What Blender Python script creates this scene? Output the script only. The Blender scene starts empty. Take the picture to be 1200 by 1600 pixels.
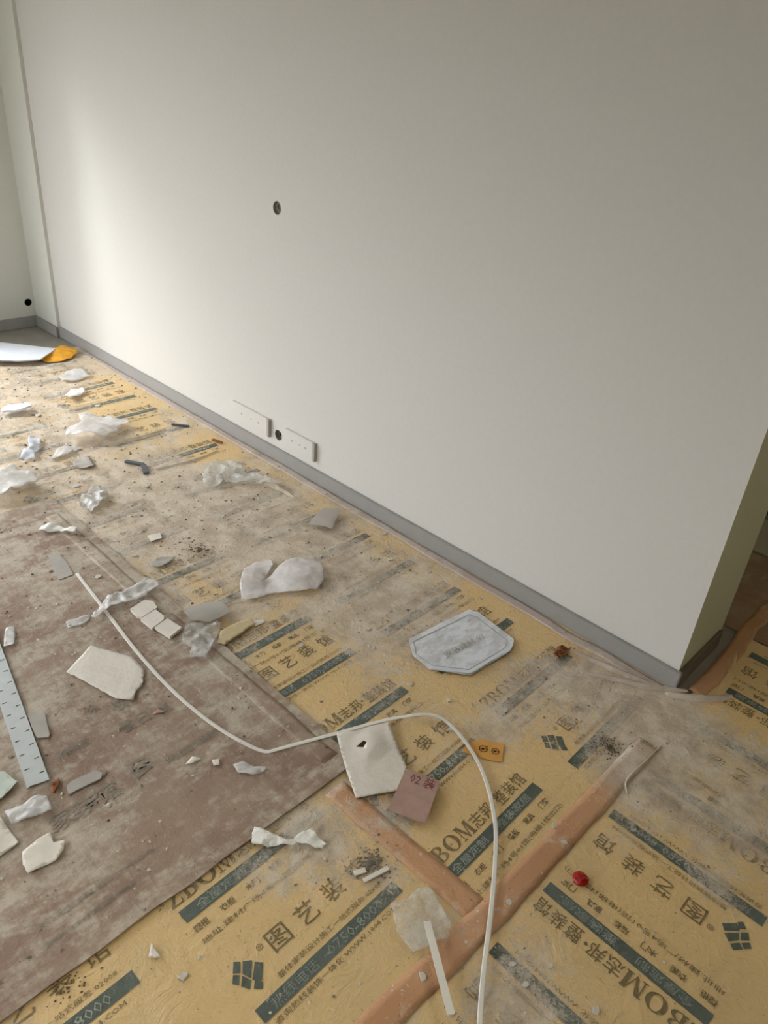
import bpy, bmesh, math, random
from mathutils import Vector, Matrix, noise
from mathutils.geometry import delaunay_2d_cdt
random.seed(7)
S = bpy.context.scene
COL = S.collection
# ------------------------------------------------------------------ camera
RR = ((0.7123326197747348, 0.6973131399229182, 0.0796029126081694),
      (0.40071748296777804, -0.3109666685184614, -0.861815078723097),
      (-0.576201126039191, 0.6457972715654425, -0.5009372679186469))
CP = Vector((0.46378729, -1.88551513, 1.5))
FPX = 1168.5382616976806
cd = bpy.data.cameras.new('camera'); cam = bpy.data.objects.new('camera', cd); COL.objects.link(cam)
cd.sensor_fit = 'VERTICAL'; cd.sensor_height = 32.0; cd.lens = FPX/1600*32.0; cd.clip_start = .02
m = Matrix(((RR[0][0], -RR[1][0], -RR[2][0], CP.x), (RR[0][1], -RR[1][1], -RR[2][1], CP.y),
            (RR[0][2], -RR[1][2], -RR[2][2], CP.z), (0, 0, 0, 1)))
cam.matrix_world = m; S.camera = cam
# ------------------------------------------------------------------ world, lamps, exposure
W = bpy.data.worlds.new('world'); S.world = W; W.use_nodes = True
_t = W.node_tree; _bg = _t.nodes['Background']; _bg.inputs[1].default_value = 1.0
_tc = _t.nodes.new('ShaderNodeTexCoord'); _sp = _t.nodes.new('ShaderNodeSeparateXYZ'); _mr = _t.nodes.new('ShaderNodeMapRange'); _mx = _t.nodes.new('ShaderNodeMix'); _mx.data_type = 'RGBA'
_t.links.new(_tc.outputs['Generated'], _sp.inputs[0]); _t.links.new(_sp.outputs[2], _mr.inputs[0]); _mr.inputs[1].default_value = -.04; _mr.inputs[2].default_value = .12
_t.links.new(_mr.outputs[0], _mx.inputs[0]); _mx.inputs[6].default_value = (.5, .5, .46, 1)   # ground
_m2 = _t.nodes.new('ShaderNodeMix'); _m2.data_type = 'RGBA'; _m2.inputs[6].default_value = (4.2, 4.4, 4.6, 1); _m2.inputs[7].default_value = (12.0, 12.5, 13.0, 1)   # overcast: brighter overhead
_t.links.new(_sp.outputs[2], _m2.inputs[0]); _t.links.new(_m2.outputs[2], _mx.inputs[7])
_t.links.new(_mx.outputs[2], _bg.inputs[0])
def area(name, loc, target, sx, sy, power, color):
    l = bpy.data.lights.new(name, 'AREA'); l.shape = 'RECTANGLE'; l.size = sx; l.size_y = sy; l.energy = power; l.color = color
    o = bpy.data.objects.new(name, l); COL.objects.link(o); o.location = loc
    o.rotation_euler = (Vector(target)-Vector(loc)).to_track_quat('-Z', 'Y').to_euler()
    return o
area('daylight_outside_window', (-5.35, -2.35, 3.1), (-3.2, -.2, .2), .30, .5, 85, (.93, .97, 1.0))
area('passage_fill', (.95, 2.1, 2.62), (.95, 2.1, 0),  .4, .4, 130, (1.0, .93, .76))  # added warm fill, brightens the wall end and passage floor; no visible source
S.view_settings.view_transform = 'Standard'; S.view_settings.look = 'None'
S.view_settings.gamma = 1.0; S.view_settings.use_curve_mapping = False
S.view_settings.exposure = 0.20

# ------------------------------------------------------------------ helpers
def ray(px, py): 
    q = ((px-600)/FPX, (py-800)/FPX, 1.0)
    return Vector([sum(RR[r][c]*q[r] for r in range(3)) for c in range(3)])
def fl(px, py, z=0.0):                       # the point of the floor (height z) a photograph pixel shows
    w = ray(px, py); s = (z-CP.z)/w.z; return CP+s*w
def wl(px, py, y=0.0):
    w = ray(px, py); s = (y-CP.y)/w.y; return CP+s*w
def srgb(r, g, b):
    f = lambda c: ((c/255+.055)/1.055)**2.4 if c > 10.3 else c/255/12.92
    return (f(r), f(g), f(b), 1)
def tag(o, label=None, cat=None, group=None, kind=None):
    if label: o['label'] = label
    if cat: o['category'] = cat
    if group: o['group'] = group
    if kind: o['kind'] = kind
    return o
def mesh(name, verts, faces, mats, parent=None, smooth=False, midx=None):
    me = bpy.data.meshes.new(name); me.from_pydata([tuple(v) for v in verts], [], faces); me.update()
    if not isinstance(mats, (list, tuple)): mats = [mats]
    for x in mats: me.materials.append(x)
    if midx: me.polygons.foreach_set('material_index', midx)
    if smooth: me.polygons.foreach_set('use_smooth', [True]*len(me.polygons))
    o = bpy.data.objects.new(name, me); COL.objects.link(o)
    if parent: o.parent = parent
    return o
def box(name, a, b, mat, parent=None, bevel=0):
    bm = bmesh.new()
    c = [(x, y, z) for x in (a[0], b[0]) for y in (a[1], b[1]) for z in (a[2], b[2])]
    v = [bm.verts.new(p) for p in c]
    for f in ((0, 1, 3, 2), (4, 6, 7, 5), (0, 4, 5, 1), (2, 3, 7, 6), (0, 2, 6, 4), (1, 5, 7, 3)): bm.faces.new([v[i] for i in f])
    if bevel: bmesh.ops.bevel(bm, geom=bm.edges[:], offset=bevel, segments=2, affect='EDGES')
    bmesh.ops.recalc_face_normals(bm, faces=bm.faces)
    me = bpy.data.meshes.new(name); bm.to_mesh(me); bm.free(); me.materials.append(mat)
    o = bpy.data.objects.new(name, me); COL.objects.link(o)
    if parent: o.parent = parent
    return o

# ------------------------------------------------------------------ materials
class NT:
    def __init__(s, name):
        s.m = bpy.data.materials.new(name); s.m.use_nodes = True; s.t = s.m.node_tree; s.b = s.t.nodes['Principled BSDF']
    def n(s, typ, **k):
        x = s.t.nodes.new(typ)
        for a, v in k.items(): setattr(x, a, v)
        return x
    def l(s, a, b): s.t.links.new(a, b)
    def math(s, op, a, b=None, clamp=False):
        x = s.n('ShaderNodeMath', operation=op, use_clamp=clamp)
        for i, v in enumerate((a, b)):
            if v is None: continue
            if isinstance(v, (int, float)): x.inputs[i].default_value = v
            else: s.l(v, x.inputs[i])
        return x.outputs[0]
    def noise(s, scale, detail=4, rough=.6, stretch=None, rot=0, dist=0):
        tc = s.n('ShaderNodeTexCoord'); mp = s.n('ShaderNodeMapping'); s.l(tc.outputs['Object'], mp.inputs[0])
        if stretch: mp.inputs['Scale'].default_value = stretch
        mp.inputs['Rotation'].default_value = (0, 0, rot)
        x = s.n('ShaderNodeTexNoise'); x.inputs['Scale'].default_value = scale; x.inputs['Detail'].default_value = detail
        x.inputs['Roughness'].default_value = rough; x.inputs['Distortion'].default_value = dist
        s.l(mp.outputs[0], x.inputs['Vector']); return x.outputs[0]
    def mix(s, f, a, b):
        x = s.n('ShaderNodeMix', data_type='RGBA')
        if isinstance(f, (int, float)): x.inputs[0].default_value = f
        else: s.l(f, x.inputs[0])
        for i, v in ((6, a), (7, b)):
            if isinstance(v, tuple): x.inputs[i].default_value = v
            else: s.l(v, x.inputs[i])
        return x.outputs[2]
    def ramp(s, v, lo, hi, a=0., b=1.):
        x = s.n('ShaderNodeMapRange'); x.interpolation_type = 'SMOOTHSTEP'
        s.l(v, x.inputs[0]); x.inputs[1].default_value = lo; x.inputs[2].default_value = hi
        x.inputs[3].default_value = a; x.inputs[4].default_value = b; return x.outputs[0]
    def bump(s, h, strength, dist=.01):
        x = s.n('ShaderNodeBump'); x.inputs['Strength'].default_value = strength; x.inputs['Distance'].default_value = dist
        s.l(h, x.inputs['Height']); s.l(x.outputs[0], s.b.inputs['Normal'])
    def set(s, **k):
        for a, v in k.items(): s.b.inputs[a.replace('_', ' ')].default_value = v
def plain(name, col, rough=.8, var=.08, bump=.15, scale=30, spec=.3):
    t = NT(name); c = srgb(*col); d = tuple(x*(1-var*2) for x in c[:3])+(1,)
    nz = t.noise(scale); t.l(t.mix(t.ramp(nz, .3, .7), d, c), t.b.inputs['Base Color'])
    t.set(Roughness=rough); t.b.inputs['Specular IOR Level'].default_value = spec
    if bump: t.bump(t.noise(scale*3), bump, .004)
    return t.m
DUST = srgb(196, 186, 172)
def dusty(name, col, col2, strength=1., rough=.5, bump=.36, lo=.42, hi=.66, spec=.3):
    """real colour of the print or film, covered by the plaster dust lying on the floor"""
    t = NT(name)
    at = t.n('ShaderNodeAttribute', attribute_name='dust')
    a = t.math('MULTIPLY', t.math('SUBTRACT', t.noise(4.5, 6, .62, dist=.6), .5), 1.1)
    b = t.math('MULTIPLY', t.math('SUBTRACT', t.noise(34, 6, .78, dist=.5), .5), 1.35)
    c = t.math('MULTIPLY', t.math('SUBTRACT', t.noise(190, 3, .75), .5), .8)
    sm = t.math('ADD', t.math('ADD', at.outputs['Fac'], a), t.math('ADD', b, c))
    f = t.math('MULTIPLY', t.ramp(sm, lo-.13, hi+.08), strength)
    base = t.mix(t.ramp(t.noise(2.6, 3), .35, .65), col, col2)
    g = t.ramp(t.noise(11, 5, .65), .38, .62)
    dst = t.mix(g, srgb(184, 168, 150), srgb(214, 202, 186))
    k = t.mix(f, base, dst)
    sp = t.ramp(t.noise(120, 3, .6), .665, .72)          # tiny dark specks of grit
    k = t.mix(t.math('MULTIPLY', sp, .55), k, srgb(96, 80, 64))
    wsp = t.ramp(t.noise(75, 3, .55), .67, .72)
    k = t.mix(t.math('MULTIPLY', wsp, .6), k, srgb(225, 220, 210))
    t.l(k, t.b.inputs['Base Color'])
    t.l(t.math('ADD', t.math('MULTIPLY', f, .16), rough), t.b.inputs['Roughness'])
    t.b.inputs['Specular IOR Level'].default_value = spec
    h = t.math('ADD', t.math('MULTIPLY', t.math('ABSOLUTE', t.math('SUBTRACT', t.noise(11, 6, .7, dist=1.6), .5)), 1.6), t.math('MULTIPLY', t.noise(80, 4, .75), .45))
    t.bump(h, bump, .016)
    return t.m
M = {}
M['film'] = dusty('yellow_film', srgb(226, 192, 136), srgb(214, 184, 132), .86, .42, spec=.5)
M['slate'] = dusty('print_slate', srgb(88, 95, 84), srgb(100, 108, 100), .92, .5, lo=.44, hi=.70)
M['brownink'] = dusty('print_brown', srgb(132, 112, 74), srgb(122, 108, 78), .92, .5, lo=.42, hi=.64)
M['whiteink'] = dusty('print_pale', srgb(158, 162, 152), srgb(126, 134, 126), .8, .5)
M['tape'] = dusty('orange_tape', srgb(202, 156, 118), srgb(190, 142, 104), .82, .4, lo=.46, hi=.74)
M['clear_tape'] = dusty('clear_tape', srgb(196, 178, 168), srgb(204, 186, 180), .8, .35)
def board_mat(name, c1, c2, dd, lo=.44, hi=.62):
    t = NT(name)
    at = t.n('ShaderNodeAttribute', attribute_name='dust')
    a = t.math('MULTIPLY', t.math('SUBTRACT', t.noise(5, 7, .65, stretch=(1.6, .8, 1), dist=.8), .5), 1.6)
    b = t.math('MULTIPLY', t.math('SUBTRACT', t.noise(26, 5, .75, stretch=(1.9, 1., 1)), .5), 1.0)
    b2 = t.math('MULTIPLY', t.math('SUBTRACT', t.noise(22, 5, .75, stretch=(.6, 2.2, 1)), .5), .6)
    sm = t.math('ADD', t.math('ADD', at.outputs['Fac'], a), t.math('ADD', b, b2))
    f = t.math('MULTIPLY', t.ramp(sm, lo-.16, hi+.22), .8)
    base = t.mix(t.ramp(t.noise(3.3, 4), .4, .6), c1, c2)
    k = t.mix(f, base, dd); sp = t.ramp(t.noise(110, 3, .6), .66, .72); k = t.mix(t.math('MULTIPLY', sp, .5), k, srgb(190, 180, 168))
    t.l(k, t.b.inputs['Base Color']); t.set(Roughness=.75); t.b.inputs['Specular IOR Level'].default_value = .25
    t.bump(t.math('ADD', t.noise(16, 6, .7, dist=1), t.math('MULTIPLY', t.noise(100, 4, .7), .4)), .4, .01)
    return t.m
M['board'] = board_mat('brown_kraft_board', srgb(146, 122, 106), srgb(160, 138, 120), srgb(200, 190, 172))
M['boardink'] = board_mat('board_print', srgb(124, 116, 102), srgb(134, 126, 112), srgb(172, 158, 142), .30, .52)
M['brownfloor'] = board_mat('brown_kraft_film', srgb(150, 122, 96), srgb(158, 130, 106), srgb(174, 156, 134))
M['wall'] = plain('wall_paint', (213, 209, 203), .85, .012, .05, 60, .2)
M['endwall'] = plain('end_wall_paint', (214, 213, 204), .85, .012, .05, 60, .2)
M['shell'] = plain('room_paint', (226, 226, 218), .9, .01, 0, 10, .1)
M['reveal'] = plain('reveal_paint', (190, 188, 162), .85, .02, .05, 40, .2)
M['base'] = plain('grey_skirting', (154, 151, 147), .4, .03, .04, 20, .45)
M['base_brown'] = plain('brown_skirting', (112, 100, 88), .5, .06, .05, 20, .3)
M['floor'] = plain('grey_floor', (150, 144, 134), .6, .08, .1, 8, .4)
M['tile'] = plain('pale_tile', (190, 182, 165), .5, .04, 0, 4, .4)
M['dark'] = plain('dark_cavity', (52, 46, 40), .9, .1, .2, 40, .1)
M['hole'] = plain('hole_plaster', (158, 152, 138), .95, .2, .5, 60, .1)
M['holeblack'] = plain('hole_black', (28, 36, 32), .8, .2, .4, 60, .2)
M['cabinet'] = plain('dark_cabinet', (58, 48, 42), .6, .1, .1, 10, .3)
M['paper'] = plain('cream_paper', (230, 222, 210), .85, .03, .5, 25, .2)
M['foamcloth'] = plain('white_foam_cloth', (228, 220, 208), .85, .03, .25, 45, .2)
M['tissue'] = plain('white_tissue', (238, 235, 228), .9, .03, .5, 50, .15)
M['whiteboard'] = plain('white_card', (224, 228, 236), .6, .03, .1, 12, .3)
M['pvc'] = plain('white_pvc', (232, 226, 216), .4, .02, 0, 20, .45)
M['metal'] = plain('white_perforated_strip', (198, 202, 200), .45, .04, .1, 30, .45)
M['greycard'] = plain('grey_card', (180, 173, 164), .7, .05, .15, 20, .3)
M['pinkcard'] = plain('pinkish_brown_card', (182, 150, 138), .8, .07, .3, 30, .25)
M['creasegrey'] = plain('grey_crease', (196, 192, 188), .7, .1, .1, 40, .2)
M['pinkink'] = plain('red_print', (146, 86, 84), .8, .1, .2, 40, .2)
M['orange'] = plain('orange_wrap', (240, 172, 50), .6, .12, .5, 20, .35)
M['orangelabel'] = plain('orange_label', (222, 164, 84), .6, .06, .2, 30, .3)
M['yellowpaper'] = plain('yellow_scrap_paper', (206, 188, 148), .7, .06, .3, 40, .3)
M['black'] = plain('black_ink', (70, 46, 22), .7, .05, 0, 30, .2)
M['rust'] = plain('rusty_brown', (150, 92, 54), .7, .25, .5, 60, .3)
M['darkmetal'] = plain('dark_metal', (84, 88, 94), .4, .1, .1, 40, .5)
M['crumbwhite'] = plain('plaster_crumb', (214, 208, 196), .9, .1, 0, 40, .2)
M['crumbgrey'] = plain('grey_crumb', (150, 140, 126), .9, .15, 0, 40, .2)
M['crumbdark'] = plain('dark_crumb', (120, 104, 86), .9, .2, 0, 40, .2)
M['greenfoam'] = plain('pale_green_foam', (206, 216, 202), .7, .05, .3, 30, .3)
def dirtycard():
    t = NT('dirty_white_card'); f = t.ramp(t.noise(14, 6, .75, stretch=(1.6, .8, 1)), .42, .58)
    g = t.ramp(t.noise(38, 5, .75, stretch=(2, .8, 1)), .58, .68)
    k = t.mix(f, srgb(204, 204, 206), srgb(228, 230, 234)); k = t.mix(t.math('MULTIPLY', g, .7), k, srgb(140, 128, 120))
    t.l(k, t.b.inputs['Base Color']); t.set(Roughness=.6); t.bump(t.noise(30, 5), .2, .005); return t.m
M['dirtycard'] = dirtycard()
def plastic(name, col, alpha, rough=.18, bump=.5):
    t = NT(name); c = srgb(*col); t.set(Base_Color=c, Roughness=rough); t.b.inputs['Specular IOR Level'].default_value = .9
    t.bump(t.noise(38, 5, .6, dist=1.), bump, .008)
    out = t.t.nodes['Material Output']; tr = t.n('ShaderNodeBsdfTransparent'); tl = t.n('ShaderNodeBsdfTranslucent'); tl.inputs[0].default_value = c
    m1, m2 = t.n('ShaderNodeMixShader'), t.n('ShaderNodeMixShader'); m1.inputs[0].default_value = .4
    t.l(t.b.outputs[0], m1.inputs[1]); t.l(tl.outputs[0], m1.inputs[2])
    f = t.ramp(t.noise(20, 5, .7), .35, .7, alpha-.15, min(alpha+.2, 1)); t.l(f, m2.inputs[0]); t.l(tr.outputs[0], m2.inputs[1]); t.l(m1.outputs[0], m2.inputs[2])
    t.l(m2.outputs[0], out.inputs[0]); return t.m
M['clear'] = plastic('clear_plastic', (242, 243, 240), .38)
M['clear2'] = plastic('milky_plastic', (246, 244, 242), .82, .25)
M['bagfilm'] = plastic('thin_white_bag', (250, 246, 244), .93, .3, .35)
M['redplastic'] = plastic('red_plastic', (196, 30, 18), .95, .15)

# ------------------------------------------------------------------ dust cover painted over the floor, by place
def hgt(x, y): return .0012*(1+noise.noise(Vector((x*7, y*7, 3.3))))
PATCH = []
def patch(px, py, r, d): p = fl(px, py); PATCH.append((p.x, p.y, r, d))
for a in [(480, 1040, .10, -.3), (520, 1090, .10, -.35), (800, 1300, .20, -.2), (690, 1290, .12, -.2), (770, 935, .10, -.3), (830, 985, .12, -.35),
          (490, 790, .12, -.2), (600, 860, .10, -.25), (325, 695, .14, -.4), (350, 715, .1, -.3), (190, 610, .28, -.35), (230, 650, .25, -.3),
          (310, 1540, .25, -.35), (450, 1500, .2, -.15), (560, 1480, .15, -.2), (1050, 1420, .2, -.15), (1150, 1530, .25, -.3), (960, 1480, .2, -.15),
          (870, 1230, .10, -.2), (720, 1070, .10, -.15), (660, 1060, .08, -.2), (460, 1020, .08, -.25), (1150, 1070, .25, -.35), (1180, 1050, .2, -.2),
          (900, 1060, .16, .25), (850, 1040, .1, .2), (1080, 1140, .2, .2), (1150, 1180, .12, .12), (960, 1090, .15, .22), (560, 900, .22, .25), (640, 950, .15, .2),
          (420, 830, .30, .25), (350, 800, .25, .2), (250, 780, .3, .15), (490, 1300, .07, .4), (620, 1280, .05, .4), (600, 1370, .05, .35),
          (1000, 1230, .1, .2), (1060, 1260, .08, .2), (1150, 1300, .1, .25), (970, 1330, .05, .25), (420, 1400, .12, .15), (1120, 1390, .05, .4), (790, 1120, .1, .2),
          (500, 1350, .12, .15), (800, 1560, .1, .2), (1050, 1100, .12, .3), (450, 1385, .07, .2), (985, 1190, .10, .3), (1020, 1150, .08, .3), (870, 1310, .03, .3), (700, 1450, .05, .2), (590, 1260, .06, .25), (900, 1400, .3, -.0), (400, 1330, .06, .15)]: patch(*a)
def dust(x, y):
    t = min(max((-x-.3)/2.2, 0), 1); v = .43+.26*t+.06*min(max((-x-2.2)/1.5, 0), 1)
    if x > .07: v += .07
    for a, b, r, d in PATCH:
        q = ((x-a)**2+(y-b)**2)/(r*r)
        if q < 5: v += d*math.exp(-q*.9)
    return v
def set_dust(o, f=dust):
    me = o.data; at = me.attributes.new('dust', 'FLOAT', 'POINT')
    at.data.foreach_set('value', [f(v.co.x, v.co.y) for v in me.vertices])

# ------------------------------------------------------------------ the setting
def holed(name, o0, u, v, w, h, holes, mat, thick_dir, parent=None):
    """a wall face with round holes cut through it, cups set behind them"""
    pts = [Vector((0, 0)), Vector((w, 0)), Vector((w, h)), Vector((0, h))]; edges = [(0, 1), (1, 2), (2, 3), (3, 0)]
    for (a, b, r) in holes:
        s = len(pts)
        for k in range(28): t = k/28*math.tau; pts.append(Vector((a+r*math.cos(t), b+r*math.sin(t)))); edges.append((s+k, s+(k+1) % 28))
    r_ = delaunay_2d_cdt(pts, edges, [], 0, 1e-6); P, F = r_[0], r_[2]
    fc = []
    for f in F:
        c = sum((P[i] for i in f), Vector((0, 0)))/len(f)
        if any((c-Vector((a, b))).length < r*.97 for a, b, r in holes): continue
        fc.append(list(f))
    return mesh(name, [o0+u*p.x+v*p.y for p in P], fc, mat, parent)
X0, XP = -4.22, -3.94
H = 2.7
X, Y, Z = Vector((1, 0, 0)), Vector((0, 1, 0)), Vector((0, 0, 1))
h1 = wl(433, 325); h2 = wl(435, 680)
wb = holed('wall_back', Vector((XP, 0, 0)), X, Z, -XP, H, [(h1.x-XP, h1.z, .024), (h2.x-XP, h2.z, .024)], M['wall'], Y)
tag(wb, kind='structure')
def cup(parent, c, n, r, depth, m1, m2):
    """plastered box hole: inner tube, bottom and a stub of conduit"""
    a = n.orthogonal().normalized(); b = n.cross(a); N = 28; vs = []; fs = []
    for k, (rr, d) in enumerate(((r, 0), (r*.97, depth*.5), (r*.93, depth))):
        for i in range(N): t = i/N*math.tau; vs.append(c+(a*math.cos(t)+b*math.sin(t))*rr+n*d)
    for k in range(2):
        for i in range(N): j = (i+1) % N; fs.append((k*N+i, k*N+j, (k+1)*N+j, (k+1)*N+i))
    fs.append(tuple(range(2*N, 3*N)))
    o = mesh('conduit_hole', vs, fs, m1, parent)
    vs = []; fs = []
    for k, (rr, d) in enumerate(((r*.5, depth*.98), (r*.5, depth*.55), (r*.4, depth*.55), (r*.4, depth*.98))):
        for i in range(N): t = i/N*math.tau; vs.append(c+a*r*.25+(a*math.cos(t)+b*math.sin(t))*rr+n*d)
    for k in range(3):
        for i in range(N): j = (i+1) % N; fs.append((k*N+i, k*N+j, (k+1)*N+j, (k+1)*N+i))
    mesh('conduit_stub', vs, fs, m2, o)
cup(wb, h1, Y, .024, .012, M['hole'], M['hole']); cup(wb, h2, Y, .024, .022, M['hole'], M['dark'])
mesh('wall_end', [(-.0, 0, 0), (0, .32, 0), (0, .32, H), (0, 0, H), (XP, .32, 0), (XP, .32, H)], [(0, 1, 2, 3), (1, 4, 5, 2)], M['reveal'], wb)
# column standing a little proud of the wall in the far corner
tag(box('wall_corner_column', (X0, -.018, 0), (XP, .3, H), M['endwall']), kind='structure')
# end wall with the balcony opening
OA, OB, OH = -.94, -3.5, 2.2
hz = .145
hy = -.045
we = holed('wall_left', Vector((X0, -.018, 0)), -Y, Z, -OA-.018, H, [(-hy-.018+.012, hz, .022)], M['endwall'], -X)
tag(we, kind='structure')
cup(we, Vector((X0, hy-.012, hz)), -X, .022, .045, M['holeblack'], M['holeblack'])
box('opening_side', (X0-.24, OA-.012, 0), (X0-.001, OA+.0, H), M['endwall'], we)
box('wall_part', (X0-.24, OB, OH), (X0, OA-.012, H), M['endwall'], we)
box('wall_part', (X0-.24, -4.6, 0), (X0, OB, H), M['endwall'], we)
box('wall_part', (X0-.24, OA, 0), (X0-.06, .3, H), M['endwall'], we)
wf = tag(box('wall_front', (-.6, -4.8, 0), (3.2, -4.6, H), M['shell']), kind='structure')
box('wall_part', (X0-.24, -4.8, 0), (-2.9, -4.6, H), M['shell'], wf); box('wall_part', (-2.9, -4.8, 0), (-.6, -4.6, .9), M['shell'], wf); box('wall_part', (-2.9, -4.8, 2.25), (-.6, -4.6, H), M['shell'], wf)  # gap between these parts: unseen window, added for more even light in the room
tag(box('wall_right', (3.2, -4.8, 0), (3.4, 4.4, H), M['shell']), kind='structure')
tag(box('wall_far', (-3.2, 4.2, 0), (3.2, 4.4, H), M['shell']), kind='structure')
tag(box('wall_hall', (-3.2, .32, 0), (-3.0, 4.2, H), M['shell']), kind='structure')
tag(box('wall_passage', (1.35, .9, 0), (1.5, 4.2, H), M['shell']), kind='structure')
tag(box('ceiling', (X0-.24, -4.8, H), (3.4, 4.4, H+.1), M['shell']), kind='structure')
tag(box('floor', (X0-.24, -4.8, -.1), (3.4, 4.4, -.004), M['floor']), kind='structure')
# skirting
bt, bh = .012, .062
def skirting(name, x0, x1, y0, y1, mat):
    o = box(name, (min(x0, x1), min(y0, y1), -.003), (max(x0, x1), max(y0, y1), bh), mat, None, .0025); tag(o, kind='structure'); return o
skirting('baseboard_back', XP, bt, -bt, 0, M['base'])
skirting('baseboard_column', X0, XP+.004, -.018-bt, -.018, M['base'])
skirting('baseboard_left', X0, X0+bt, OA, -.03, M['base'])
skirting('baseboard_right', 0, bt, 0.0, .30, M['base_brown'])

# ------------------------------------------------------------------ flat films on the floor
def grid_mesh(name, x0, x1, y0, y1, step, mat, z0=0., parent=None, keep=None):
    nx = max(2, int((x1-x0)/step)); ny = max(2, int((y1-y0)/step)); vs = []; fs = []
    for j in range(ny+1):
        for i in range(nx+1):
            x = x0+(x1-x0)*i/nx; y = y0+(y1-y0)*j/ny
            e = .004*noise.noise(Vector((x*6, y*6, 9))) if i in (0, nx) else 0
            vs.append((x+e, y, z0+hgt(x, y)))
    for j in range(ny):
        for i in range(nx):
            a = j*(nx+1)+i
            if keep:
                cx, cy = vs[a][0], vs[a][1]
                if not keep(cx, cy): continue
            fs.append((a, a+1, a+nx+2, a+nx+1))
    o = mesh(name, vs, fs, mat, parent, True); set_dust(o); return o
def in_front(x, y): return y < -bt-.001 or x > bt
film1 = grid_mesh('protective_film', -3.72, .055, -1.01, -.0135, .02, M['film'], 0)
tag(film1, 'yellow printed protective film covering the floor along the long white wall', 'floor film', 'yellow printed floor films')
film2 = grid_mesh('protective_film', -2.6, .055, -2.2, -1.01, .02, M['film'], 0)
tag(film2, 'yellow printed protective film in the foreground left, running under the brown board', 'floor film', 'yellow printed floor films')
film3 = grid_mesh('protective_film', .055, 1.3, -2.2, .42, .02, M['film'], 0)
tag(film3, 'yellow printed protective film right of the long orange tape, print upside down', 'floor film', 'yellow printed floor films')
def kfl(x, y): return True
kraft = grid_mesh('kraft_film', -.22, 1.3, .425, .985, .03, M['brownfloor'], 0)
tag(kraft, 'dull brown protective film on the floor behind the end of the white wall', 'floor film')
tileb = box('floor_tile', (-.6, 1.0, -.004), (1.3, 1.30, .004), M['tile'], None, .002); tag(tileb, 'pale bare floor tile beyond the brown film behind the wall end', 'tile')

# ---- print
def text_geo(s, bold=0, res=1):
    c = bpy.data.curves.new('t', 'FONT'); c.body = s; c.size = 1.; c.resolution_u = res; c.fill_mode = 'FRONT'; c.offset = bold
    o = bpy.data.objects.new('t', c); COL.objects.link(o)
    me = o.to_mesh(); vs = [(v.co.x, v.co.y) for v in me.vertices]; fs = [tuple(p.vertices) for p in me.polygons]
    o.to_mesh_clear(); bpy.data.objects.remove(o); bpy.data.curves.remove(c)
    xs = [v[0] for v in vs]; ys = [v[1] for v in vs]; x0, x1, y0, y1 = min(xs), max(xs), min(ys), max(ys)
    return [((x-x0)/(x1-x0), (y-y0)/(y1-y0)) for x, y in vs], fs
class Geo:
    def __init__(s): s.v = []; s.f = []; s.m = []
    def text(s, g, u0, v0, w, h, m, dz=0.0):
        b = len(s.v); s.v += [(u0+x*w, v0+y*h, dz) for x, y in g[0]]; s.f += [tuple(b+i for i in f) for f in g[1]]; s.m += [m]*len(g[1])
    def quad(s, u0, v0, w, h, m, n=1, dz=0.0):
        for i in range(n):
            b = len(s.v); a, c = u0+w*i/n, u0+w*(i+1)/n
            s.v += [(a, v0, dz), (c, v0, dz), (c, v0+h, dz), (a, v0+h, dz)]; s.f.append((b, b+1, b+2, b+3)); s.m.append(m)
    def poly(s, pts, m, dz=0.0):
        b = len(s.v); s.v += [(x, y, dz) for x, y in pts]; s.f.append(tuple(range(b, b+len(pts)))); s.m.append(m)
# serif capitals Z B O M in a unit box
def ring(cx, cy, rx, ry, ix, iy, n=24, a0=0., a1=math.tau):
    out = []
    for k in range(n):
        t0, t1 = a0+(a1-a0)*k/n, a0+(a1-a0)*(k+1)/n
        out.append([(cx+rx*math.cos(t0), cy+ry*math.sin(t0)), (cx+rx*math.cos(t1), cy+ry*math.sin(t1)),
                    (cx+ix*math.cos(t1), cy+iy*math.sin(t1)), (cx+ix*math.cos(t0), cy+iy*math.sin(t0))])
    return out
def R4(a, b, c, d): return [(a, b), (c, b), (c, d), (a, d)]
SER = {
 'Z': [R4(.05, .92, .95, 1), R4(.0, 0, .95, .08), [(.02, .08), (.28, .08), (.98, .92), (.72, .92)], [(.05, .92), (.05, .70), (.10, .70), (.22, .92)], [(.97, .08), (.97, .32), (.92, .32), (.80, .08)]],
 'B': [R4(0, 0, .45, .06), R4(0, .94, .45, 1), R4(.12, .0, .34, 1), R4(.34, .48, .5, .54)] + ring(.45, .76, .42, .24, .2, .19, 12, -math.pi/2, math.pi/2) + ring(.45, .26, .5, .26, .25, .2, 12, -math.pi/2, math.pi/2),
 'O': ring(.5, .5, .5, .52, .27, .46),
 'M': [R4(0, 0, .26, .06), R4(.66, 0, 1, .06), R4(.0, .94, .2, 1), R4(.82, .94, 1, 1), R4(.1, 0, .15, 1), R4(.74, 0, .93, 1), [(.1, 1), (.3, 1), (.56, .0), (.46, .0)], [(.46, .0), (.52, .0), (.80, 1), (.74, 1)]],
}
T = {k: text_geo(k, .004, 2) for k in '图艺装馆志邦整'}
TW = {'全屋定制': text_geo('全屋定制', .01), '整装家居': text_geo('整装家居', .01), '热线电话': text_geo('热线电话'), '80008000': text_geo('0750-8000')}
T['row'] = [text_geo(s, .02) for s in ('橱柜', '衣柜', '木门', '墙板', '家具', '门窗')]
T['addr'] = text_geo('地址:建材广场4号01馆(电梯1楼出口)'); T['line'] = text_geo('整体家装设计施工一站式服务 02000'); T['line2'] = text_geo('咨询热线装饰一体化 WWW.1804.COM')
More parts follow.
